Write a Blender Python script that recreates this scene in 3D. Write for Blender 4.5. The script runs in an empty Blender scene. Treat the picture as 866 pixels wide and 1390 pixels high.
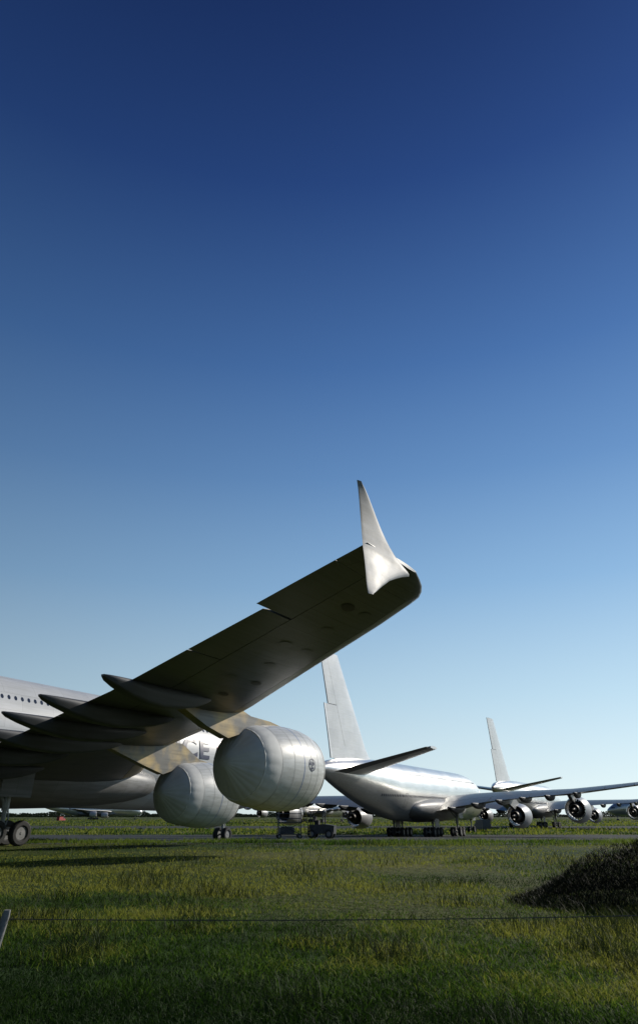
import bpy, bmesh, math, random
import numpy as np
from mathutils import Vector, noise
random.seed(7); np.random.seed(7)
R=math.radians; PI=math.pi
S=bpy.context.scene; C=S.collection
F=900.0; PITCH=math.atan(457/900); CAMZ=1.65

# ------------------------------------------------------------ materials
def nt(m):
    m.use_nodes=True; return m.node_tree.nodes, m.node_tree.links
def mat(name,col,rough=.5,metal=0.,var=.15,scale=3.,coat=0.,bump=0.,lines=None,mottle=None,spec=.5,streak=0):
    m=bpy.data.materials.new(name); n,l=nt(m); b=n['Principled BSDF']
    b.inputs['Metallic'].default_value=metal; b.inputs['Coat Weight'].default_value=coat
    b.inputs['Coat Roughness'].default_value=.12; b.inputs['Specular IOR Level'].default_value=spec
    tc=n.new('ShaderNodeTexCoord'); mp=n.new('ShaderNodeMapping'); l.new(tc.outputs['Object'],mp.inputs[0])
    nz=n.new('ShaderNodeTexNoise'); nz.inputs['Scale'].default_value=scale; nz.inputs['Detail'].default_value=6
    l.new(mp.outputs[0],nz.inputs[0])
    r=n.new('ShaderNodeValToRGB'); r.color_ramp.elements[0].position=.3; r.color_ramp.elements[1].position=.75
    if mottle: r.color_ramp.elements[0].position=.42; r.color_ramp.elements[1].position=.6
    a=[c*(1-var) for c in col]; z=[min(1,c*(1+var)) for c in col]
    if mottle: a=[c*(1-.9)+s*.9 for c,s in zip(col,mottle)]
    r.color_ramp.elements[0].color=(*a,1); r.color_ramp.elements[1].color=(*z,1)
    l.new(nz.outputs[0],r.inputs[0]); out=r.outputs[0]
    def mult(o,other):
        mx=n.new('ShaderNodeMix'); mx.data_type='RGBA'; mx.blend_type='MULTIPLY'; mx.inputs[0].default_value=1
        l.new(o,mx.inputs[6]); l.new(other,mx.inputs[7]); return mx.outputs[2]
    if lines:
        w,h,ax,dk=lines
        sp=n.new('ShaderNodeSeparateXYZ'); cb=n.new('ShaderNodeCombineXYZ'); l.new(tc.outputs['Object'],sp.inputs[0])
        l.new(sp.outputs['X'],cb.inputs['X']); l.new(sp.outputs[ax],cb.inputs['Y'])
        br=n.new('ShaderNodeTexBrick'); br.inputs['Scale'].default_value=1; br.inputs['Brick Width'].default_value=w
        br.inputs['Row Height'].default_value=h; br.inputs['Mortar Size'].default_value=.018; br.inputs['Mortar Smooth'].default_value=.3
        br.inputs['Color1'].default_value=(1,1,1,1); br.inputs['Color2'].default_value=(.9,.9,.9,1); br.inputs['Mortar'].default_value=(dk,dk,dk,1)
        l.new(cb.outputs[0],br.inputs[0]); out=mult(out,br.outputs[0])
    if streak:
        m2=n.new('ShaderNodeMapping'); l.new(tc.outputs['Object'],m2.inputs[0]); m2.inputs['Scale'].default_value=(.35,5,5)
        n2=n.new('ShaderNodeTexNoise'); n2.inputs['Scale'].default_value=1.4; n2.inputs['Detail'].default_value=5; l.new(m2.outputs[0],n2.inputs[0])
        r2=n.new('ShaderNodeValToRGB'); q=1-streak; r2.color_ramp.elements[0].color=(q,q,q*.97,1); r2.color_ramp.elements[1].color=(1,1,1,1)
        r2.color_ramp.elements[0].position=.35; r2.color_ramp.elements[1].position=.6; l.new(n2.outputs[0],r2.inputs[0]); out=mult(out,r2.outputs[0])
    l.new(out,b.inputs['Base Color'])
    mr=n.new('ShaderNodeMapRange'); mr.inputs[3].default_value=rough*.75; mr.inputs[4].default_value=min(1,rough*1.35)
    l.new(nz.outputs[0],mr.inputs[0]); l.new(mr.outputs[0],b.inputs['Roughness'])
    if bump:
        bp=n.new('ShaderNodeBump'); bp.inputs['Strength'].default_value=bump; bp.inputs['Distance'].default_value=.05
        l.new(nz.outputs[0],bp.inputs['Height']); l.new(bp.outputs[0],b.inputs['Normal'])
    return m
M={}
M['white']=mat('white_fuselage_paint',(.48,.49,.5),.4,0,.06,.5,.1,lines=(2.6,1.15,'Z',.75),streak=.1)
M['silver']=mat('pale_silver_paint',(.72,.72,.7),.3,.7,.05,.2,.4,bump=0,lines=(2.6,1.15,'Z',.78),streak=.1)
M['fin']=mat('white_fin_paint',(.66,.66,.66),.3,.15,.07,.4,.3,lines=(3.1,2.3,'Z',.8),streak=.06)
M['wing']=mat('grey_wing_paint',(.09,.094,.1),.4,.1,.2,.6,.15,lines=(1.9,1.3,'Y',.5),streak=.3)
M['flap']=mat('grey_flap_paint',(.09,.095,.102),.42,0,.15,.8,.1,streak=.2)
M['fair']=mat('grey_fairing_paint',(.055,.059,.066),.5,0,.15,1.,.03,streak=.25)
M['belly']=mat('grey_belly_paint',(.2,.2,.198),.45,0,.12,.5,.05,lines=(2.2,1.4,'Z',.6),streak=.25)
M['slat']=mat('tan_leading_edge_painted_reflections',(.36,.27,.13),.42,.2,.15,.7,0,mottle=(.15,.15,.15),streak=.3)  # tan primer tone with golden reflections painted in, patchy grey between
M['slatg']=mat('grey_leading_edge',(.26,.26,.255),.4,.3,.1,1.2)
M['fence']=mat('silver_grey_tip_fence_paint',(.27,.28,.295),.5,0,.22,1.8,0,streak=.35,spec=.25)
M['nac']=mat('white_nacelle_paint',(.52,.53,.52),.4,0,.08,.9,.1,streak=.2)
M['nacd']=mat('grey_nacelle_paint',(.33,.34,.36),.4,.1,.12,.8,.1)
M['cover']=mat('white_cover_sheet',(.47,.48,.47),.6,0,.08,2.,0,bump=.2)
M['metal']=mat('bare_metal',(.3,.29,.28),.45,.8,.15,3.)
M['dark']=mat('dark_engine_metal',(.06,.055,.05),.5,.6,.3,3.)
M['band']=mat('grey_wrap_band',(.3,.31,.31),.55,0,.2,3.)
M['tyre']=mat('black_rubber',(.02,.02,.02),.8,0,.2,5.)
M['strut']=mat('pale_strut_paint',(.3,.31,.3),.45,.1,.2,4.)
M['hub']=mat('grey_wheel_hub',(.2,.2,.2),.5,.2,.2,4.)
M['glass']=mat('dark_window_glass',(.03,.04,.06),.15,0,.1,3.)
M['navy']=mat('navy_livery_paint',(.008,.015,.06),.4,0,.1,3.)
M['red']=mat('red_livery_paint',(.45,.03,.03),.35,0,.1,3.)
M['blue']=mat('blue_stripe_paint',(.06,.15,.4),.4,0,.1,3.)
M['asphalt']=mat('worn_asphalt',(.04,.042,.036),.9,0,.4,.35,0,bump=.3,spec=.15)
M['post']=mat('weathered_post',(.16,.16,.16),.8,0,.35,12.,0,bump=.4)
M['wire']=mat('rusty_wire',(.1,.09,.08),.6,.6,.3,20.)
M['steel']=mat('dark_painted_steel',(.05,.055,.06),.5,.3,.3,4.)
M['yellow']=mat('faded_yellow_paint',(.45,.33,.06),.5,0,.2,4.)
M['vred']=mat('red_vehicle_paint',(.3,.03,.025),.5,0,.1,4.)

def grass_mat(name,c0,c1,c2,trans=.45):
    m=bpy.data.materials.new(name); n,l=nt(m); b=n['Principled BSDF']; o=n['Material Output']
    at=n.new('ShaderNodeAttribute'); at.attribute_name='tint'
    r=n.new('ShaderNodeValToRGB'); e=r.color_ramp.elements
    e[0].color=(*c0,1); e[1].color=(*c2,1); e[1].position=1; k=e.new(.55); k.color=(*c1,1)
    l.new(at.outputs['Fac'],r.inputs[0]); l.new(r.outputs[0],b.inputs['Base Color']); b.inputs['Roughness'].default_value=.6
    b.inputs['Specular IOR Level'].default_value=.12
    t=n.new('ShaderNodeBsdfTranslucent'); l.new(r.outputs[0],t.inputs[0])
    mx=n.new('ShaderNodeMixShader'); mx.inputs[0].default_value=trans
    l.new(b.outputs[0],mx.inputs[1]); l.new(t.outputs[0],mx.inputs[2]); l.new(mx.outputs[0],o.inputs[0])
    return m
M['grass']=grass_mat('green_grass_blades',(.014,.034,.005),(.064,.128,.012),(.24,.25,.04),.5)
M['weed']=grass_mat('weedy_tuft_blades',(.016,.028,.008),(.05,.065,.018),(.15,.14,.05),.35)
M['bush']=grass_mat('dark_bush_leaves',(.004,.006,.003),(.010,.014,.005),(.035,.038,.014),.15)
M['fartree']=grass_mat('distant_foliage',(.02,.03,.015),(.035,.05,.025),(.06,.07,.04),.2)

def ground_mat():
    m=bpy.data.materials.new('field_soil_and_grass'); n,l=nt(m); b=n['Principled BSDF']; b.inputs['Roughness'].default_value=.9
    b.inputs['Specular IOR Level'].default_value=.1
    tc=n.new('ShaderNodeTexCoord')
    a=n.new('ShaderNodeTexNoise'); a.inputs['Scale'].default_value=.05; a.inputs['Detail'].default_value=8
    f=n.new('ShaderNodeTexNoise'); f.inputs['Scale'].default_value=3; f.inputs['Detail'].default_value=8
    l.new(tc.outputs['Object'],a.inputs[0]); l.new(tc.outputs['Object'],f.inputs[0])
    r1=n.new('ShaderNodeValToRGB'); r1.color_ramp.elements[0].color=(.03,.06,.012,1); r1.color_ramp.elements[1].color=(.14,.14,.04,1)
    r1.color_ramp.elements[0].position=.42; r1.color_ramp.elements[1].position=.62
    l.new(a.outputs[0],r1.inputs[0])
    r2=n.new('ShaderNodeValToRGB'); r2.color_ramp.elements[0].color=(.45,.45,.45,1); r2.color_ramp.elements[1].color=(1,1,1,1)
    r2.color_ramp.elements[0].position=.3; r2.color_ramp.elements[1].position=.7
    l.new(f.outputs[0],r2.inputs[0])
    mx=n.new('ShaderNodeMix'); mx.data_type='RGBA'; mx.blend_type='MULTIPLY'; mx.inputs[0].default_value=1
    l.new(r1.outputs[0],mx.inputs[6]); l.new(r2.outputs[0],mx.inputs[7]); l.new(mx.outputs[2],b.inputs['Base Color'])
    bp=n.new('ShaderNodeBump'); bp.inputs['Strength'].default_value=.8; bp.inputs['Distance'].default_value=.15
    l.new(f.outputs[0],bp.inputs['Height']); l.new(bp.outputs[0],b.inputs['Normal'])
    return m
M['ground']=ground_mat()

# ------------------------------------------------------------ mesh helpers
class MB:
    def __init__(s): s.v=[]; s.f=[]; s.mi=[]; s.cur=0
    def add(s,v,f):
        o=len(s.v); s.v+= [tuple(p) for p in v]; s.f+=[[i+o for i in q] for q in f]; s.mi+=[s.cur]*len(f); return s
    def loft(s,rings,cap=True,closed=True):
        n=len(rings[0]); v=[p for r in rings for p in r]; f=[]
        for k in range(len(rings)-1):
            for i in range(n if closed else n-1):
                j=(i+1)%n; f.append([k*n+i,k*n+j,(k+1)*n+j,(k+1)*n+i])
        if cap: f.append(list(range(n))); f.append([(len(rings)-1)*n+i for i in range(n)][::-1])
        return s.add(v,f)
    def box(s,c,d,rz=0):
        x,y,z=[q/2 for q in d]; ca,sa=math.cos(rz),math.sin(rz); v=[]
        for dz in (-z,z):
            for dx,dy in ((-x,-y),(x,-y),(x,y),(-x,y)): v.append((c[0]+dx*ca-dy*sa,c[1]+dx*sa+dy*ca,c[2]+dz))
        return s.add(v,[[0,3,2,1],[4,5,6,7],[0,1,5,4],[1,2,6,5],[2,3,7,6],[3,0,4,7]])
    def tube(s,a,b,r0,r1=None,n=10):
        r1=r0 if r1 is None else r1; a=Vector(a); b=Vector(b); d=(b-a).normalized()
        u=d.orthogonal().normalized(); w=d.cross(u)
        rr=[]
        for p,r in ((a,r0),(b,r1)): rr.append([p+(u*math.cos(2*PI*i/n)+w*math.sin(2*PI*i/n))*r for i in range(n)])
        return s.loft(rr)
    def revx(s,prof,n=48,cx=0,cy=0,cz=0):
        rr=[[(cx+x,cy+r*math.sin(2*PI*i/n),cz+r*math.cos(2*PI*i/n)) for i in range(n)] for x,r in prof]
        return s.loft(rr,cap=False)
    def prism(s,poly,y0,y1):
        n=len(poly); v=[(x,y0,z) for x,z in poly]+[(x,y1,z) for x,z in poly]
        return s.add(v,[list(range(n))[::-1],list(range(n,2*n))]+[[i,(i+1)%n,n+(i+1)%n,n+i] for i in range(n)])
    def build(s,name,m,parent=None,ang=35,recalc=True):
        me=bpy.data.meshes.new(name); me.from_pydata(s.v,[],s.f)
        ms=m if isinstance(m,list) else [m]
        for k in ms: me.materials.append(k)
        if len(ms)>1: me.polygons.foreach_set('material_index',s.mi)
        if recalc:
            bm=bmesh.new(); bm.from_mesh(me); bmesh.ops.remove_doubles(bm,verts=bm.verts,dist=1e-5)
            bmesh.ops.recalc_face_normals(bm,faces=bm.faces); bm.to_mesh(me); bm.free()
        me.shade_smooth(); me.set_sharp_from_angle(angle=R(ang))
        o=bpy.data.objects.new(name,me); C.objects.link(o)
        if parent: o.parent=parent
        return o
def tag(o,label=None,cat=None,group=None,kind=None):
    if label: o['label']=label
    if cat: o['category']=cat
    if group: o['group']=group
    if kind: o['kind']=kind
    return o
def empty(name,loc,rz=0,ry=0,rx=0):
    o=bpy.data.objects.new(name,None); C.objects.link(o); o.location=loc; o.rotation_euler=(rx,ry,rz); o.empty_display_size=.5; return o
def copy_tree(o,parent=None):
    c=o.copy(); C.objects.link(c); c.parent=parent
    for ch in [q for q in C.objects if q.parent==o]: copy_tree(ch,c)
    return c
def itp(x,xs,ys): return float(np.interp(x,xs,ys))

# ------------------------------------------------------------ ground
GY=[-1e4,50,128,220,1e5]; GZ=[0,0,-1.55,-1.15,-1.15]
def gz(y): return itp(y,GY,GZ)
g=MB(); ys=[-200,0,50,128,220,400,1500,9000]; xs=[-7000,-1500,-200,0,200,1500,7000]
g.add([(x,y,gz(y)) for y in ys for x in xs],[[j*7+i,j*7+i+1,(j+1)*7+i+1,(j+1)*7+i] for j in range(7) for i in range(6)])
tag(g.build('ground',M['ground'],recalc=False),kind='structure')
g=MB(); ya=[48.5,50,128,137]; g.add([(x,y,gz(y)+.012) for y in ya for x in (-400,-100,0,100,600)],[[j*5+i,j*5+i+1,(j+1)*5+i+1,(j+1)*5+i] for j in range(3) for i in range(4)])
tag(g.build('apron',M['asphalt'],recalc=False),kind='structure')
g=MB(); ya=[188,219]; g.add([(x,y,gz(y)+.012) for y in ya for x in (-500,600)],[[0,1,3,2]])
tag(g.build('taxiway',M['asphalt'],recalc=False),kind='structure')

# ------------------------------------------------------------ aircraft
ST=[0,.25,.8,1.6,3,5,8,12,16,44,50,56,62,67,71,72.7]
TOP=[5.15,5.8,6.4,7.1,8.1,9.2,10.15,10.6,10.7,10.7,10.7,10.65,10.5,10.15,9.55,8.95]
BOT=[5.05,4.5,4.05,3.6,3.05,2.65,2.4,2.3,2.3,2.3,2.75,3.85,5.2,6.5,7.7,8.25]
HW=[.04,.6,1.1,1.6,2.3,2.9,3.35,3.55,3.57,3.57,3.5,3.15,2.5,1.75,.9,.3]
def smooth_itp(x,xs,ys):
    x=min(max(x,xs[0]),xs[-1])
    k=max(0,min(len(xs)-2,int(np.searchsorted(xs,x))-1))
    def sl(i):
        if i<=0: return (ys[1]-ys[0])/(xs[1]-xs[0])
        if i>=len(xs)-1: return (ys[-1]-ys[-2])/(xs[-1]-xs[-2])
        a=(ys[i]-ys[i-1])/(xs[i]-xs[i-1]); b=(ys[i+1]-ys[i])/(xs[i+1]-xs[i])
        return 0 if a*b<=0 else 2*a*b/(a+b)
    h=xs[k+1]-xs[k]; t=(x-xs[k])/h; m0=sl(k)*h; m1=sl(k+1)*h
    return (2*t**3-3*t*t+1)*ys[k]+(t**3-2*t*t+t)*m0+(-2*t**3+3*t*t)*ys[k+1]+(t**3-t*t)*m1
def sec(st): return smooth_itp(st,ST,HW),smooth_itp(st,ST,TOP),smooth_itp(st,ST,BOT)
def side_y(st,z):
    hw,t,b=sec(st); zc=(t+b)/2; hh=(t-b)/2; q=max(0,1-((z-zc)/hh)**2); return hw*math.sqrt(q)
X0=36.
def P(st,y,z): return (X0-st,y,z)
WY=[3.0,8,13.5,20,26,32,38,39,39.35,39.6]
LE=[21.4,25.3,29.3,33.45,37.6,41.8,45.9,46.75,47.5,48.4]
TE=[40,40.4,41,43.4,45.65,47.9,50.1,50.45,50.55,50.6]
WZ=[4.3,5.0,5.5,5.72,5.85,6.28,6.73,6.8,6.83,6.86]
TC=[.14,.13,.115,.105,.105,.10,.095,.09,.07,.04]
TW=[5,5,5,4,3,2.8,2.5,2.5,2.5,2.5]
def w(y): return [itp(y,WY,a) for a in (LE,TE,WZ,TC,TW)]
def foil(f,t): return 5*t*(.2969*math.sqrt(max(f,0))-.126*f-.3516*f*f+.2843*f**3-.1036*f**4)
def wp(y,f,up,side,ext=0):
    le,te,z,tc,tw=w(y); c=te-le; ff=min(f,1.)
    zz=z+(.5-f)*c*math.tan(R(tw))+up*foil(ff,tc)*c*(1.05 if up>0 else .95)+.015*c*math.sin(PI*ff)
    return P(le+f*c+ext,side*y,zz)
def wring(y,f0,f1,side,n=9,ext=0):
    fs=[f0+(f1-f0)*(.5-.5*math.cos(PI*i/(n-1))) if f0==0 else f0+(f1-f0)*i/(n-1) for i in range(n)]
    def ex(f): return ext*max(0,(f-.745)/.255) if f0==0 else ext*(f-f0)/(f1-f0)
    up=[wp(y,f,1,side,ex(f)) for f in fs[::-1]]; lo=[wp(y,f,-1,side,ex(f)) for f in fs]
    if f0==0: lo=lo[1:]
    return up+lo
def wspan(a,b,step=1.5):
    n=max(2,int((b-a)/step)+1); return [a+(b-a)*i/(n-1) for i in range(n)]

def fence_part(side,parent):
    y=39.6; st=50.75; z=6.7
    zz=[-1.1,-1.0,-.8,-.5,-.25,0,.2,.4,.6,.8,1.0,1.2,1.32,1.4]
    te=[.36,.38,.38,.36,.36,.37,.4,.44,.49,.55,.62,.71,.78,.84]
    le=[.26,.08,-.22,-.72,-1.3,-2.0,-1.2,-.78,-.47,-.2,.06,.34,.55,.75]
    th=[.008,.015,.025,.035,.05,.07,.05,.042,.036,.032,.026,.02,.014,.006]
    zf=np.linspace(-1.1,1.4,60); rr=[]
    k3=np.ones(3)/3
    def sm(a):
        v=np.interp(zf,zz,a); p=np.pad(v,1,mode='edge'); return np.convolve(p,k3,'valid')
    tf,lf,hf=sm(te),sm(le),sm(th)
    for b,t_,l_,h_ in zip(zf,tf,lf,hf):
        c=t_-l_; ring=[]
        for i in range(20):
            a=2*PI*i/20; u=.5-.5*math.cos(a); hh=h_*math.sin(a)*(1.2-.7*u)
            ring.append(P(st+l_+c*u,side*(y+hh+.07*max(0,b)**2.+.09*max(0,-b)-.05*u),z+b))
        rr.append(ring)
    m=MB(); m.loft(rr); return m.build('wingtip_fence',M['fence'],parent,ang=60)

def half_wing(root,side,near):
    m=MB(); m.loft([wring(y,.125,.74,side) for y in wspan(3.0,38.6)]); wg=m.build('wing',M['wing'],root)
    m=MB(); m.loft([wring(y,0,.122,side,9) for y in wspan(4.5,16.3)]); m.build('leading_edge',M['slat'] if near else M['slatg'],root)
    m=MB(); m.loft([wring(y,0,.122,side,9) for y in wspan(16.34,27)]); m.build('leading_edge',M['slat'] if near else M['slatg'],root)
    m=MB(); m.loft([wring(y,0,.122,side,9) for y in wspan(27.04,38.6)]); m.build('leading_edge',M['slatg'],root)
    m=MB(); m.loft([wring(y,0,1,side,14,.4) for y in (38.61,38.9,39.1,39.3,39.45,39.6)]); m.build('wing_tip',M['wing'],root)
    for a,b in ((4.3,13.3),(13.38,20.2),(20.26,27.5)):
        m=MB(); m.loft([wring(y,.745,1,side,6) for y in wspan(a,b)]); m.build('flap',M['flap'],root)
    for a,b,e in ((27.56,31.4,0),(31.46,35.4,0),(35.5,38.6,.4)):
        m=MB(); m.loft([wring(y,.745,1,side,6,e) for y in wspan(a,b)]); m.build('aileron',M['flap'],root)
    fence_part(side,root)
    if near and side<0:
        for k,yy in enumerate((23.5,26.2,28.4,30.3,32.2,34.,35.7,37.2)):
            for f in ((.3,.52) if k%2 else (.4,)):
                le,te=w(yy)[:2]; c=te-le; v=[]
                for r_,dz in ((1,.012),(.0,.014)):
                    for i in range(16):
                        a=2*PI*i/16; q=wp(yy+.2*r_*math.cos(a),f+.3*r_*math.sin(a)/c,-1,side); v.append((q[0],q[1],q[2]-dz))
                m=MB(); m.add(v,[[i,(i+1)%16,16+(i+1)%16,16+i] for i in range(16)]); m.build('access_panel',M['flap'] if (k+int(f*10))%3 else M['dark'],wg)
    for y,ex in ((27.3,1.2),(23.2,2.1),(19.3,2.35),(15.4,2.5),(11.4,2.6),(7.5,2.6)):
        le,te,z,tc,tw=w(y); c=te-le; L0=te-.6*c if y>13.4 else te-.42*c; L1=te+ex
        z0=wp(y,(L0-le)/c,-1,1)[2]; z1=wp(y,1,-1,1)[2]-.05; sc=.72+.04*c
        rr=[]; K=[0,.04,.1,.2,.35,.5,.65,.78,.9,.97,1]
        for t in K:
            st=L0+(L1-L0)*t; prof=itp(t,K,[.03,.25,.45,.7,.92,1,.92,.72,.44,.24,.1])
            wid=itp(t,K,[.05,.4,.65,.9,1,1,1,.95,.8,.55,.25])
            top=(z0*(1-t)+z1*t)+.1; hgt=.74*sc*prof; ring=[]
            for i in range(28):
                q=2*PI*i/28; sx=math.copysign(abs(math.sin(q))**.4,math.sin(q)); cz=math.copysign(abs(math.cos(q))**.5,math.cos(q))
                ring.append(P(st,side*(y+.36*sc*wid*sx*(1 if cz>0 else .82)),top-hgt/2+hgt/2*cz))
            rr.append(ring)
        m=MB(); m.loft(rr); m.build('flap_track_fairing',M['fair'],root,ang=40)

def engine(root,side,y,st0,zc,near):
    cx=X0-st0; cy=side*y
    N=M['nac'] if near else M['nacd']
    m=MB(); m.revx([(0,1.6),(-.12,1.69),(-.4,1.78),(-1,1.86),(-1.8,1.89),(-2.6,1.87),(-3.3,1.80),(-4,1.68),(-4.75,1.5),(-4.75,1.45),(-4,1.5),(-3,1.5),(-1,1.5),(-.2,1.5),(0,1.6)],56,cx,cy,zc)
    na=m.build('engine_nacelle',N,root)
    m=MB(); m.revx([(-.1,1.51),(.03,1.57),(.06,1.62),(-.02,1.68),(-.13,1.705)],56,cx,cy,zc); m.build('intake_lip',M['metal'],na)
    m=MB(); m.revx([(-.02,.01),(-.15,.12),(-.6,.34),(-.9,.42),(-1.0,.44)],24,cx,cy,zc); m.build('spinner',M['dark'] if near else M['metal'],na)
    m=MB()
    for k in range(24):
        a=2*PI*k/24
        def q(r,da,dx): return (cx-1.1+dx,cy+r*math.sin(a+da),zc+r*math.cos(a+da))
        m.add([q(.42,-.1,.12),q(.42,.1,-.12),q(1.48,.09,-.2),q(1.48,-.09,.2),q(1.0,-.06,.2),q(1.0,.14,-.16)],[[0,1,5,4],[4,5,2,3]])
    m.build('fan',M['dark'],na,recalc=False)
    if not near:
        m=MB(); m.revx([(-1.3,.44),(-3,1.15),(-4.2,1.12),(-4.9,.95),(-5.9,.68),(-5.9,.6),(-5.4,.6)],40,cx,cy,zc); m.build('core_cowl',M['dark'],na)
        m=MB(); m.revx([(-5.3,.5),(-5.9,.42),(-6.5,.2),(-6.9,.02)],24,cx,cy,zc); m.build('exhaust_plug',M['dark'],na)
    if near:
        n=180; rr=[]
        for x,r0,am in ((-3.75,1.74,.0),(-3.85,1.735,.002),(-4.1,1.70,.004),(-4.4,1.64,.007),(-4.62,1.56,.010),(-4.8,1.44,.013),(-5.0,1.24,.014),(-5.2,1.0,.013),(-5.4,.76,.011),(-5.56,.54,.009),(-5.68,.38,.006),(-5.76,.28,.003),(-5.8,.14,0),(-5.81,.02,0)):
            ring=[]
            for i in range(n):
                a=2*PI*i/n; s_=abs(math.sin(a*12+.5*math.sin(a*3+y))); r=r0+am*(1.6*s_-.8)+am*.9*math.sin(a*4+y)+am*.6*noise.noise(Vector((math.sin(a)*3,math.cos(a)*3,x*2+y)))
                ring.append((cx+x+am*.8*math.sin(a*7),cy+r*math.sin(a),zc+r*math.cos(a)))
            rr.append(ring)
        m=MB(); m.loft(rr,cap=False); m.build('exhaust_cover',M['cover'],na,ang=60)
        for x0,r0,wd,mm in ((-2.15,1.888,.03,'blue'),(-.95,1.862,.02,'band'),(-3.72,1.748,.07,'band'),(-2.9,1.853,.02,'band'),(-1.55,1.888,.012,'dark')):
            m=MB(); m.revx([(x0,r0),(x0-wd,r0-.003)],64,cx,cy,zc); m.build('nacelle_stripe',M[mm],na)
        def em(u,v,rr_=1.9): a=(v+.1)/rr_; return (cx-1.55+u,cy+side*rr_*math.cos(a),zc+rr_*math.sin(a))
        m=MB()
        def annul(r0,r1,a0=0,a1=2*PI,n=32,off=0):
            v=[]
            for i in range(n+1):
                a=a0+(a1-a0)*i/n
                v+=[em(r0*math.cos(a),r0*math.sin(a),1.9+off),em(r1*math.cos(a),r1*math.sin(a),1.9+off)]
            m.add(v,[[2*i,2*i+1,2*i+3,2*i+2] for i in range(n)])
        annul(.24,.285); annul(.02,.07,off=.002)
        for k in range(3): annul(.1,.19,k*2.09,k*2.09+1.1,8,off=.001)
        m.build('emblem',M['navy'],na)
    le,te,zw,tc,tw=w(y); c=te-le
    zl=lambda f: wp(y,f,-1,1)[2]
    poly=[(st0+1.4,zc+1.80),(st0+2.8,zc+2.0),(le-.25,max(zc+2.0,zl(0)-.3)),(le+.05*c,zl(.05)+.12),(le+.5*c,zl(.5)+.1),(le+.52*c,zl(.52)-.1),(st0+7.4,min(zc+1.3,zl(.2)-.3)),(st0+5.9,zc+.95),(st0+4.6,zc+1.35),(st0+3,zc+1.7)]
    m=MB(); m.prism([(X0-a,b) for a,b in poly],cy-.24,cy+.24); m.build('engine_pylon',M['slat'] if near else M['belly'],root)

wheel_me={}
def wheel(parent,x,y,z,r=.7,wd=.5):
    k=(r,wd)
    if k not in wheel_me:
        m=MB(); n=28
        def ring(yy,rr): return [(rr*math.sin(2*PI*i/n),yy,rr*math.cos(2*PI*i/n)) for i in range(n)]
        h=wd/2
        m.loft([ring(-h*.7,r*.5),ring(-h,r*.62),ring(-h,r*.86),ring(-h*.72,r*.97),ring(-h*.3,r),ring(h*.3,r),ring(h*.72,r*.97),ring(h,r*.86),ring(h,r*.62),ring(h*.7,r*.5)],cap=False)
        m.cur=1; m.loft([ring(-h*.68,r*.52),ring(-h*.4,r*.42),ring(-h*.55,r*.15),ring(-h*.8,r*.1)]); m.loft([ring(h*.68,r*.52),ring(h*.4,r*.42),ring(h*.55,r*.15),ring(h*.8,r*.1)])
        o=m.build('wheel',[M['tyre'],M['hub']]); wheel_me[k]=o.data; o.parent=parent; o.location=(x,y,z); return o
    o=bpy.data.objects.new('wheel',wheel_me[k]); C.objects.link(o); o.parent=parent; o.location=(x,y,z); return o
def gear(root,st,y,ztop,rows,track,r=.7,gap=1.7,lean=.5,drop=0):
    x=X0-st; m=MB(); b=r-drop
    m.tube((x,y,b+.1),(x,y,b+1.3),.14); m.tube((x,y,b+1.2),(x,y,ztop),.22); m.tube((x-.1,y,b+1.5),(x-1.7,y,ztop),.09); m.tube((x,y,b+1.9),(x,y*(1-lean*.3)+(.9 if y<0 else -.9),ztop),.08)
    L=(rows-1)*gap/2
    m.tube((x-L-.1,y,b),(x+L+.1,y,b),.13)
    for k in range(rows): m.tube((x-L+k*gap,y-track/2,b),(x-L+k*gap,y+track/2,b),.09)
    m.tube((x+.18,y,b+.3),(x+.35,y,b+.8),.05); m.tube((x+.35,y,b+.8),(x+.18,y,b+1.35),.05)
    g_=m.build('landing_gear',M['strut'],root)
    for k in range(rows):
        for s in (-1,1): wheel(g_,x-L+k*gap,y+s*track/2,b,r,.48)
    m=MB(); sy=-1 if y<0 else 1
    if y!=0: m.box((x,y+sy*.75,ztop-1.1),(2.2,.05,1.7))
    else: m.box((x-.3,.75,ztop-.5),(2.,.04,.9)); m.box((x-.3,-.75,ztop-.5),(2.,.04,.9))
    m.build('gear_door',M['belly'],root)

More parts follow.
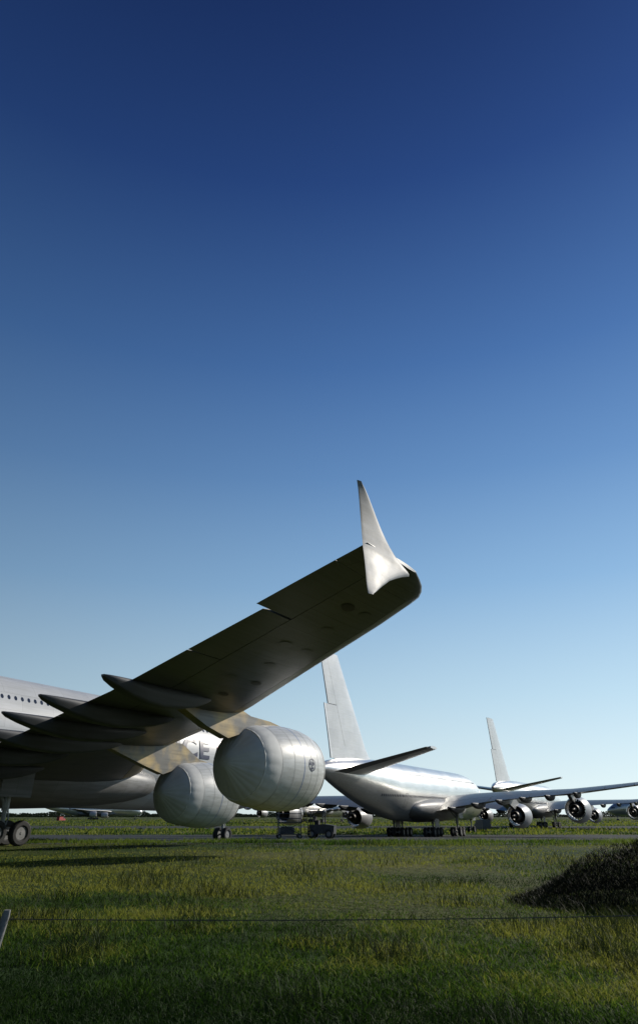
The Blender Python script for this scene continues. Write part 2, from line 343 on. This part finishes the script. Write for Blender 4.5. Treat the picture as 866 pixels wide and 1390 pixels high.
def make_aircraft(near,loc,psi,ry=0,rx=0):
    root=empty('parked_airliner',loc,R(90-psi),R(ry),R(rx))
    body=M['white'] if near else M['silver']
    n=56; rr=[]
    sts=[0,.1,.25,.5,.8,1.2,1.6,2.3,3,4,5,6.5,8,10,12,14,16]+[20+4*i for i in range(6)]+[44,46,48,50,52,54,56,58,60,62,64,66,68,70,71.4,72.4,72.7]
    for st in sts:
        hw,t,b=sec(st); zc=(t+b)/2; hh=(t-b)/2
        rr.append([P(st,hw*math.sin(2*PI*i/n),zc+hh*math.cos(2*PI*i/n)) for i in range(n)])
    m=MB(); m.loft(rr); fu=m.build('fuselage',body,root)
    rr=[]
    for t in [0,.03,.08,.15,.25,.4,.6,.75,.86,.93,.98,1]:
        st=19.5+27.5*t; p=max(.02,math.sin(PI*t)**.38 if 0<t<1 else .02)
        ring=[]
        for i in range(40):
            a=2*PI*i/40; sx=math.copysign(abs(math.sin(a))**.8,math.sin(a)); cz=math.copysign(abs(math.cos(a))**.85,math.cos(a))
            ring.append(P(st,4.75*(.62+.38*p)*sx,4.15+2.05*(.25+.75*p)*cz))
        rr.append(ring)
    m=MB(); m.loft(rr); m.build('belly_fairing',M['belly'],root)
    for s in (-1,1):
        half_wing(root,s,near)
        engine(root,s,14.9,25.5 if near else 25.,2.95,near); engine(root,s,25.7,32.8,3.7,near)
        def hs(y,f0,f1):
            a=[(0.8,60.8,70.0),(15.2,69.7,73.2)]; k=(y-.8)/14.4; le=a[0][1]+(a[1][1]-a[0][1])*k; te=a[0][2]+(a[1][2]-a[0][2])*k; c=te-le; z=8.3+.15*(y-.8)
            fs=[f0+(f1-f0)*i/7 for i in range(8)]
            return [P(le+f*c,s*y,z+foil(f,.09)*c) for f in fs[::-1]]+[P(le+f*c,s*y,z-foil(f,.09)*c) for f in (fs[1:] if f0==0 else fs)]
        ysp=[.8,4,8,12,14.6,15.2]
        m=MB(); m.loft([hs(y,0,.7) for y in ysp]); m.build('tailplane',M['fin'],root)
        m=MB(); m.loft([hs(y,.706,1) for y in ysp[:-1]+[14.9]]); m.build('elevator',M['flap'],root)
    def vf(z,f0,f1):
        k=(z-9.6)/14.5; le=55.6+(66.2-55.6)*k; te=68.2+(72.4-68.2)*k; c=te-le
        if z<12: le-= (12-z)**2*.4; c=te-le
        fs=[f0+(f1-f0)*i/9 for i in range(10)]
        return [P(le+f*c,foil(f,.095)*c,z) for f in fs[::-1]]+[P(le+f*c,-foil(f,.095)*c,z) for f in (fs[1:] if f0==0 else fs)]
    m=MB(); m.loft([vf(z,0,.68) for z in (9.4,10.2,11,12,14,17,20,23,23.8,24.1)]); m.build('tail_fin',M['fin'],root)
    m=MB(); m.loft([vf(z,.685,1.05) for z in (10.1,12,14,17.0)]); m.build('rudder',M['fin'],root)
    m=MB(); m.loft([vf(z,.685,.92) for z in (17.08,20,23,24.0)]); m.build('rudder',M['fin'],root)
    m=MB(); m.revx([(0,.3),(-.6,.24),(-.9,.2),(-.9,.1)],20,X0-72.3,0,8.6); m.build('auxiliary_exhaust',M['dark'],fu)
    gear(root,7. if near else 5.,0,3.2,1,1.0,.6,drop=.12 if near else 0)
    for s in (-1,1): gear(root,34.9 if near else 33.2,s*5.7,4.6,2,1.35); gear(root,38.2 if near else 37,s*2.7,3.2,3,1.5)
    def win(m,st,z,s,ww=.13,hh=.19):
        v=[]
        for i in range(12):
            a=2*PI*i/12; zz=z+hh*math.sin(a); x=st+ww*math.cos(a); v.append(P(x,s*(side_y(x,zz)+.012),zz))
        m.add(v,[list(range(12))])
    if near:
        for i in range(70):
            m=MB(); win(m,9.5+i*.53,8.9,-1,.11,.16); m.build('cabin_window',M['glass'],fu,recalc=False)
        m=MB()
        for i in range(95): win(m,8+i*.53,5.6,-1)
    else:
        m=MB()
        for s in (-1,1):
            for i in range(95): win(m,8+i*.53,5.75,s)
            for i in range(84): win(m,9.5+i*.53,8.9,s)
    tag(m.build('window_row',M['glass'],fu,recalc=False),kind='stuff')
    m=MB()
    for s in (-1,1):
        for k in range(3):
            q=[]
            for a,zz in ((0,6.35),(.62,6.35),(.72,7.0),(.1,7.0)):
                st=1.75+k*.68+a+(zz-6.35)*.55; q.append(P(st,s*(side_y(st,zz)+.02),zz))
            m.add(q,[[0,1,2,3]])
    m.build('cockpit_glass',M['glass'],fu,recalc=False)
    for st,z in ((12.,4.6),(24.6,8.4),(50,5.2)):
        m=MB()
        for a,b,c_,d in ((st-.5,z-.95,st+.5,z-.91),(st-.5,z+.95,st+.5,z+.91),(st-.5,z-.95,st-.46,z+.95),(st+.46,z-.95,st+.5,z+.95)):
            nn=6; v=[]
            for i in range(nn+1):
                zz=b+(d-b)*i/nn; v+=[P(a,-(side_y(a,zz)+.015),zz),P(c_,-(side_y(c_,zz)+.015),zz)]
            m.add(v,[[2*i,2*i+1,2*i+3,2*i+2] for i in range(nn)])
        m.build('cabin_door',M['steel'],fu,recalc=False)
    if near:
        cu=bpy.data.curves.new('t','FONT'); cu.body='AIRFRANCE'; cu.size=2.15; cu.align_x='RIGHT'; cu.resolution_u=4; cu.offset=.065; cu.space_character=1.12
        to=bpy.data.objects.new('t',cu); C.objects.link(to); bpy.context.view_layer.update()
        me=bpy.data.meshes.new_from_object(to); bpy.data.objects.remove(to)
        bm=bmesh.new(); bm.from_mesh(me); bmesh.ops.triangulate(bm,faces=bm.faces)
        for _ in range(4):
            es=[e for e in bm.edges if e.calc_length()>.25]
            if es: bmesh.ops.subdivide_edges(bm,edges=es,cuts=1)
            bmesh.ops.triangulate(bm,faces=[f for f in bm.faces if len(f.verts)>3])
        for v in bm.verts:
            st=TXT_ST-v.co.x*1.3; z=TXT_Z+v.co.y; v.co=P(st,-(side_y(st,z)+.05),z)
        bm.to_mesh(me); bm.free(); me.materials.clear(); me.materials.append(M['navy']); me.name='livery_lettering'
        o=bpy.data.objects.new('livery_lettering',me); C.objects.link(o); o.parent=fu
        m=MB(); v=[]
        for i in range(9):
            zz=TXT_Z+.1+1.*i/8; a=TXT_ST-.7-.45*i/8
            v+=[P(a,-(side_y(a,zz)+.03),zz),P(a-.2,-(side_y(a-.2,zz)+.03),zz)]
        m.add(v,[[2*i,2*i+1,2*i+3,2*i+2] for i in range(8)]); m.build('livery_accent',M['red'],fu,recalc=False)
    return root
TXT_ST=13.9; TXT_Z=6.5
a1=make_aircraft(True,(-24.62,47.4,.02),32,.9)
tag(a1,'nearest white airliner with sheeted engines, its upturned grey wing reaching over the grass','airliner')
a2=make_aircraft(False,(16.9,125.9,gz(126)+.01),27.5,0,-.6)
tag(a2,'silver airliner with tall white tail fin standing beyond the nearest wing','airliner')
def put(x,y,psi,label):
    o=copy_tree(a2); o.location=(x,y,gz(y)+.01); o.rotation_euler=(0,0,R(90-psi)); tag(o,label,'airliner'); return o
put(57.2,200.5,28,'smaller silver airliner at right beyond the tall finned silver airliner')
put(-4.5,331,30,'distant pale airliner glimpsed low behind the covered outer engine')
put(198.5,414,-80,'far pale airliner facing left at the right edge on the horizon')
put(-170,560,75,'tiny pale airliner on the far field seen under the nearest fuselage at left')

# ------------------------------------------------------------ ground equipment
gy=88; z0=gz(gy)
r=empty('service_stand',(-3.5,gy,z0),R(8)); tag(r,'dark wheeled maintenance stand with ladder below the covered outer engine','maintenance stand')
m=MB()
for x in (-1.3,1.3):
    for y in (-.8,.8): m.tube((x,y,.3),(x,y,3.1),.05)
for z in (.45,1.7,2.1,2.6,3.1):
    for y in (-.8,.8): m.tube((-1.3,y,z),(1.3,y,z),.04)
    for x in (-1.3,1.3): m.tube((x,-.8,z),(x,.8,z),.04)
m.tube((-1.3,-.8,.4),(1.3,-.8,1.7),.035); m.tube((1.3,-.8,.4),(-1.3,-.8,1.7),.035)
m.build('frame',M['steel'],r); m=MB(); m.box((0,0,1.68),(2.5,1.5,.06)); m.build('platform',M['metal'],r)
m=MB(); m.box((-.3,0,.8),(1.7,1.3,.7)); m.box((-.3,0,1.2),(1.3,1.0,.12)); m.build('compressor_box',M['steel'],r)
m=MB()
for x in (1.5,2.05): m.tube((x+.5,-.5,.1),(x-.2,-.5,3.0),.04)
for k in range(9): m.tube((1.98-.07*k,-.5,.3+.3*k),(2.53-.07*k,-.5,.3+.3*k),.025)
m.build('ladder',M['yellow'],r)
for x in (-1.2,1.2):
    for y in (-.8,.8): wheel(r,x,y,.25,.25,.14)
r=empty('tow_tractor',(.3,gy+.5,z0),R(-12)); tag(r,'dark tow tractor with big black tyres parked right of the ladder stand','tow tractor')
m=MB(); m.prism([(-1.5,.5),(1.6,.5),(1.65,1.35),(.5,1.5),(-1.5,1.4)],-.8,.8); m.build('body',M['steel'],r)
m=MB(); 
for x,y in ((-1.2,-.7),(-1.2,.7),(.3,-.7),(.3,.7)): m.tube((x,y,1.4),(x*.95,y,2.75),.06)
m.prism([(-1.4,2.75),(.45,2.75),(.4,2.9),(-1.35,2.9)],-.8,.8); m.build('cab',M['steel'],r)
m=MB(); m.box((-.5,0,1.65),(.5,1.1,.5)); m.box((-.75,0,2.05),(.12,1.1,.6)); m.build('seat',M['tyre'],r)
m=MB(); m.tube((-.4,.3,2.9),(-.4,.3,3.1),.09); m.build('beacon',M['yellow'],r)
for x in (-1.0,1.05):
    for y in (-.8,.8): wheel(r,x,y,.5,.5,.35)
def van(x,y,rz,body,label,cat='van'):
    r=empty('service_van',(x,y,gz(y)),rz); tag(r,label,cat)
    m=MB(); m.prism([(-2.6,.35),(2.6,.35),(2.65,1.1),(1.9,1.3),(1.3,2.1),(-2.5,2.2),(-2.65,1.2)],-.95,.95); m.build('body',body,r)
    m=MB(); m.prism([(1.86,1.35),(1.4,1.98),(.5,1.98),(.5,1.35)],-.96,.96); m.build('window',M['glass'],r)
    for a in (-1.6,1.7):
        for b in (-.85,.85): wheel(r,a,b,.35,.35,.22)
def X(px,y,h=-3.): return (px-433)/F*(y*math.cos(PITCH)+h*math.sin(PITCH))
van(X(83,420),420,R(70),M['vred'],'tiny red van far off on the left beneath the near wing')
van(X(655,170),170,R(100),M['steel'],'dark service van between the silver airliners at right')

# ------------------------------------------------------------ fence
r=empty('wire_fence',(-2.3,5.7,0)); tag(r,'single barbed wire fence with grey leaning post crossing the near grass','fence')
def post(x,y,lean):
    m=MB(); rr=[]
    for k,(z,s) in enumerate(((-.1,1),(.4,1.02),(.8,.97),(1.0,.98),(1.04,.8))):
        rr.append([(x+lean*(z-1)+.03*s*math.cos(a)+.003*math.sin(3*a+k),y+.03*s*math.sin(a),z) for a in [2*PI*i/12 for i in range(12)]])
    m.loft(rr); m.build('post',M['post'],r)
post(.04,0,.16); post(8.0,1.0,-.03)
m=MB(); pts=[]
nseg=60
for k in range(nseg+1):
    t=-.25+1.3*k/nseg; u=t*8.0; sag=.05*4*max(0,t)*(1-t) if t<1 else 0
    pts.append(Vector((u,t*1.0,.985-sag)))
for a,b in zip(pts,pts[1:]): m.tube(a,b,.0032,n=5)
for k in range(72):
    t=-.2+k*.0175; p=Vector((t*8.0,t,.985-.05*4*max(0,t)*(1-t)))
    for q in range(2):
        a=random.random()*6.28; d=Vector((.006,math.cos(a)*.014,math.sin(a)*.014)); m.tube(p-d,p+d,.0016,n=4)
m.build('barbed_wire',M['wire'],r)

# ------------------------------------------------------------ grass and foliage
def blades(name,base,h,wd,lean,yaw,tint,material):
    n=len(base); cs,sn=np.cos(yaw),np.sin(yaw); la=np.random.rand(n)*2*PI
    lx,ly=np.cos(la)*lean*h,np.sin(la)*lean*h
    V=np.zeros((n,5,3),np.float32)
    V[:,0]=base; V[:,1]=base; V[:,0,0]-=cs*wd; V[:,0,1]-=sn*wd; V[:,1,0]+=cs*wd; V[:,1,1]+=sn*wd
    for k,sg in ((2,1),(3,-1)):
        V[:,k]=base; V[:,k,0]+=sg*cs*wd*.8+lx*.3; V[:,k,1]+=sg*sn*wd*.8+ly*.3; V[:,k,2]+=h*.55
    V[:,4]=base; V[:,4,0]+=lx; V[:,4,1]+=ly; V[:,4,2]+=h*(1-.15*lean)
    me=bpy.data.meshes.new(name); me.vertices.add(n*5); me.vertices.foreach_set('co',V.ravel())
    li=(np.arange(n)[:,None]*5+np.array([0,1,2,3,3,2,4])).ravel().astype(np.int32)
    me.loops.add(n*7); me.loops.foreach_set('vertex_index',li); me.polygons.add(n*2)
    ls=(np.arange(n)[:,None]*7+np.array([0,4])).ravel().astype(np.int32); me.polygons.foreach_set('loop_start',ls)
    me.update(calc_edges=True)
    at=me.attributes.new('tint','FLOAT','POINT'); at.data.foreach_set('value',np.repeat(tint,5).astype(np.float32))
    me.materials.append(material); o=bpy.data.objects.new(name,me); C.objects.link(o); return o
def nz(x,y,s): return noise.noise(Vector((x*s,y*s,3.3)))
def field(ncl,y0,y1,per,hb,wb,inv=True,thr=None):
    iy=np.random.rand(ncl); yc=1/(1/y0+(1/y1-1/y0)*iy) if inv else y0+(y1-y0)*iy
    xc=(np.random.rand(ncl)*2-1)*(.62*yc+2)
    B=[];H=[];T=[];Wd=[]
    for x,y in zip(xc,yc):
        a=nz(x,y,.22); b=nz(x+50,y,.9); c=nz(x,y+90,.08); e=nz(x*.35+9,y-40,.35); g_=nz(x+7,y*1.,2.2)
        if thr is not None and b+.5*a<thr: continue
        hh=hb*(1+1.4*a+1.1*b+.9*max(0,e)+.7*g_); tall=random.random()<.02
        if tall: hh*=1.8
        k=per; rad=.08+.012*y
        px=x+np.random.randn(k)*rad; py=y+np.random.randn(k)*rad
        B.append(np.stack([px,py,np.array([gz(q) for q in py])],1)); H.append(hh*(.45+.9*np.random.rand(k)))
        T.append(np.clip(.33+1.15*c+.85*b+1.0*e+.55*g_+.13*np.random.randn(k)+(.15 if tall else 0)+.40*min(1,max(0,(y-11)/12)),0,1)); Wd.append(np.full(k,wb*(1+y/9.)))
    return map(np.concatenate,(B,H,T,Wd))
B,H,T,Wd=field(20500,5.2,49,16,.054,.0025)
o=blades('grass',B,np.clip(H,.015,.26),Wd,1.0,np.random.rand(len(H))*PI,T,M['grass']); tag(o,'green and straw coloured meadow grass in the foreground','grass',kind='stuff')
B,H,T,Wd=field(6500,7,49,12,.15,.0024,True,.36)
o=blades('weeds',B,np.clip(H,.05,.38),Wd,.6,np.random.rand(len(H))*PI,np.clip(T-.6,0,1),M['weed']); tag(o,'rough brownish weeds scattered through the foreground grass','weeds',kind='stuff')
B,H,T,Wd=field(4000,47,60,10,.14,.003,False,.0); 
o=blades('grass',B,np.clip(H,.03,.5),Wd,.6,np.random.rand(len(H))*PI,np.clip(T-.3,0,1),M['grass']); tag(o,'tufts of grass growing over the near edge of the paved apron','grass',kind='stuff')
B,H,T,Wd=field(6000,137.5,700,8,.28,.006)
k=(B[:,1]<187)|(B[:,1]>220); B,H,T,Wd=B[k],H[k],T[k],Wd[k]
o=blades('grass',B,np.maximum(H,.05),Wd,.5,np.random.rand(len(H))*PI,np.clip(T-.1,0,1),M['grass']); tag(o,'yellowing grass beyond the paved apron','grass',kind='stuff')

def volume_leaves(n,rx,ry,h):
    B=[];T=[]
    while len(B)<n:
        a=random.random()*2*PI; q=random.random()**.47; x=q*math.cos(a); y=q*math.sin(a)
        bump=1+.32*noise.noise(Vector((x*2.2,y*2.2,9)))+.2*noise.noise(Vector((x*6,y*6,2)))
        top=h*max(0,(1-q*q))**1.5*bump
        z=top*(1-random.random()**2*.8)
        if q>.86 and random.random()<(q-.86)/.14*.8: continue
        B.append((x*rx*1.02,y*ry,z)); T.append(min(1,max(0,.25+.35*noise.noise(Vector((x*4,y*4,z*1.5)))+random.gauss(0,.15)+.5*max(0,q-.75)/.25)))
    return np.array(B),np.array(T)
r=empty('bramble_bush',(10.7,16.4,0)); tag(r,'nearly black soft edged bramble mound rising at the right edge above the field','bush')
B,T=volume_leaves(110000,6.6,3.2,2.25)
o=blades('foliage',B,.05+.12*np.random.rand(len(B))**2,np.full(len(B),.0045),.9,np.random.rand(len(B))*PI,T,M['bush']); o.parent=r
for k in range(14):
    m=MB(); a=random.random()*2*PI; q=random.random()**.5*.7; x,y=q*math.cos(a)*6.,q*math.sin(a)*2.9; hh=2.25*(1-q*q)**1.5
    p0=Vector((x*.9,y*.9,0)); p1=Vector((x,y,hh*.6)); p2=Vector((x*1.02+.15*random.uniform(-1,1),y*1.02,hh*1.04)); rings=[]
    for t in range(6):
        u=t/5; p=p0*(1-u)**2+p1*2*u*(1-u)+p2*u*u; rd=.009*(1-u)+.002
        rings.append([p+Vector((rd*math.cos(2*PI*i/5),rd*math.sin(2*PI*i/5),0)) for i in range(5)])
    m.loft(rings); m.build('stem',M['steel'],r)
B=[];T=[]
for k in range(36000):
    x=random.uniform(-1500,1500); y=1350+random.uniform(0,40)
    hh=8+7*noise.noise(Vector((x*.012,0,5)))+4*noise.noise(Vector((x*.06,0,8)))
    B.append((x,y,-1.75+max(1,hh)*random.random())); T.append(random.random())
o=blades('distant_woods',np.array(B),np.full(len(B),1.8),np.full(len(B),1.1),.8,np.random.rand(len(B))*.6,np.array(T),M['fartree']); tag(o,'low dark wood along the horizon','woods',kind='stuff')

# ------------------------------------------------------------ light, sky, camera
AZ,EL=60,27
sv=Vector((math.sin(R(AZ))*math.cos(R(EL)),math.cos(R(AZ))*math.cos(R(EL)),math.sin(R(EL))))
wd=bpy.data.worlds.new('World'); S.world=wd; wd.use_nodes=True; n=wd.node_tree.nodes; l=wd.node_tree.links
bg=n['Background']; sk=n.new('ShaderNodeTexSky'); sk.sky_type='NISHITA'; sk.sun_disc=False
sk.sun_elevation=R(EL); sk.sun_rotation=R(AZ); sk.air_density=1.0; sk.dust_density=.3; sk.ozone_density=3.0; sk.altitude=0
tc=n.new('ShaderNodeTexCoord'); sp=n.new('ShaderNodeSeparateXYZ'); l.new(tc.outputs['Generated'],sp.inputs[0])
cr=n.new('ShaderNodeValToRGB'); e=cr.color_ramp.elements
stops=[(0,(.64,.75,.77)),(.148,(.41,.575,.69)),(.30,(.215,.38,.585)),(.452,(.108,.232,.455)),(.593,(.052,.138,.345)),(.776,(.015,.051,.195)),(.889,(.0065,.025,.118)),(1,(.005,.017,.09))]
e[0].position=0; e[0].color=(*stops[0][1],1); e[1].position=1; e[1].color=(*stops[-1][1],1)
for p,c in stops[1:-1]:
    k=e.new(p); k.color=(*c,1)
l.new(sp.outputs['Z'],cr.inputs[0])
dt=n.new('ShaderNodeVectorMath'); dt.operation='DOT_PRODUCT'; dt.inputs[1].default_value=(math.sin(R(AZ)),math.cos(R(AZ)),0); l.new(tc.outputs['Generated'],dt.inputs[0])
mr=n.new('ShaderNodeMapRange'); mr.inputs[1].default_value=-1; mr.inputs[2].default_value=1; mr.inputs[3].default_value=1.8; mr.inputs[4].default_value=13.8; l.new(dt.outputs['Value'],mr.inputs[0])
vs=n.new('ShaderNodeVectorMath'); vs.operation='SCALE'; l.new(cr.outputs[0],vs.inputs[0]); l.new(mr.outputs[0],vs.inputs['Scale'])
mx=n.new('ShaderNodeMix'); mx.data_type='RGBA'; mx.inputs[0].default_value=.08; l.new(vs.outputs[0],mx.inputs[6]); l.new(sk.outputs[0],mx.inputs[7])
l.new(mx.outputs[2],bg.inputs[0]); bg.inputs[1].default_value=.103
ld=bpy.data.lights.new('sun','SUN'); ld.energy=4.5; ld.angle=R(.5); ld.color=(1,.93,.82)
lo=bpy.data.objects.new('sun',ld); C.objects.link(lo); lo.rotation_euler=(-sv).to_track_quat('-Z','Y').to_euler()
cd=bpy.data.cameras.new('camera'); cam=bpy.data.objects.new('camera',cd); C.objects.link(cam)
cam.location=(0,0,CAMZ); cam.rotation_euler=(R(90)+PITCH,0,0)
cd.sensor_fit='VERTICAL'; cd.sensor_height=36; cd.lens=F/1390*36; cd.shift_y=-45/1390; cd.clip_end=20000; cd.clip_start=.1
S.camera=cam
S.view_settings.view_transform='Standard'; S.view_settings.look='None'; S.view_settings.exposure=0
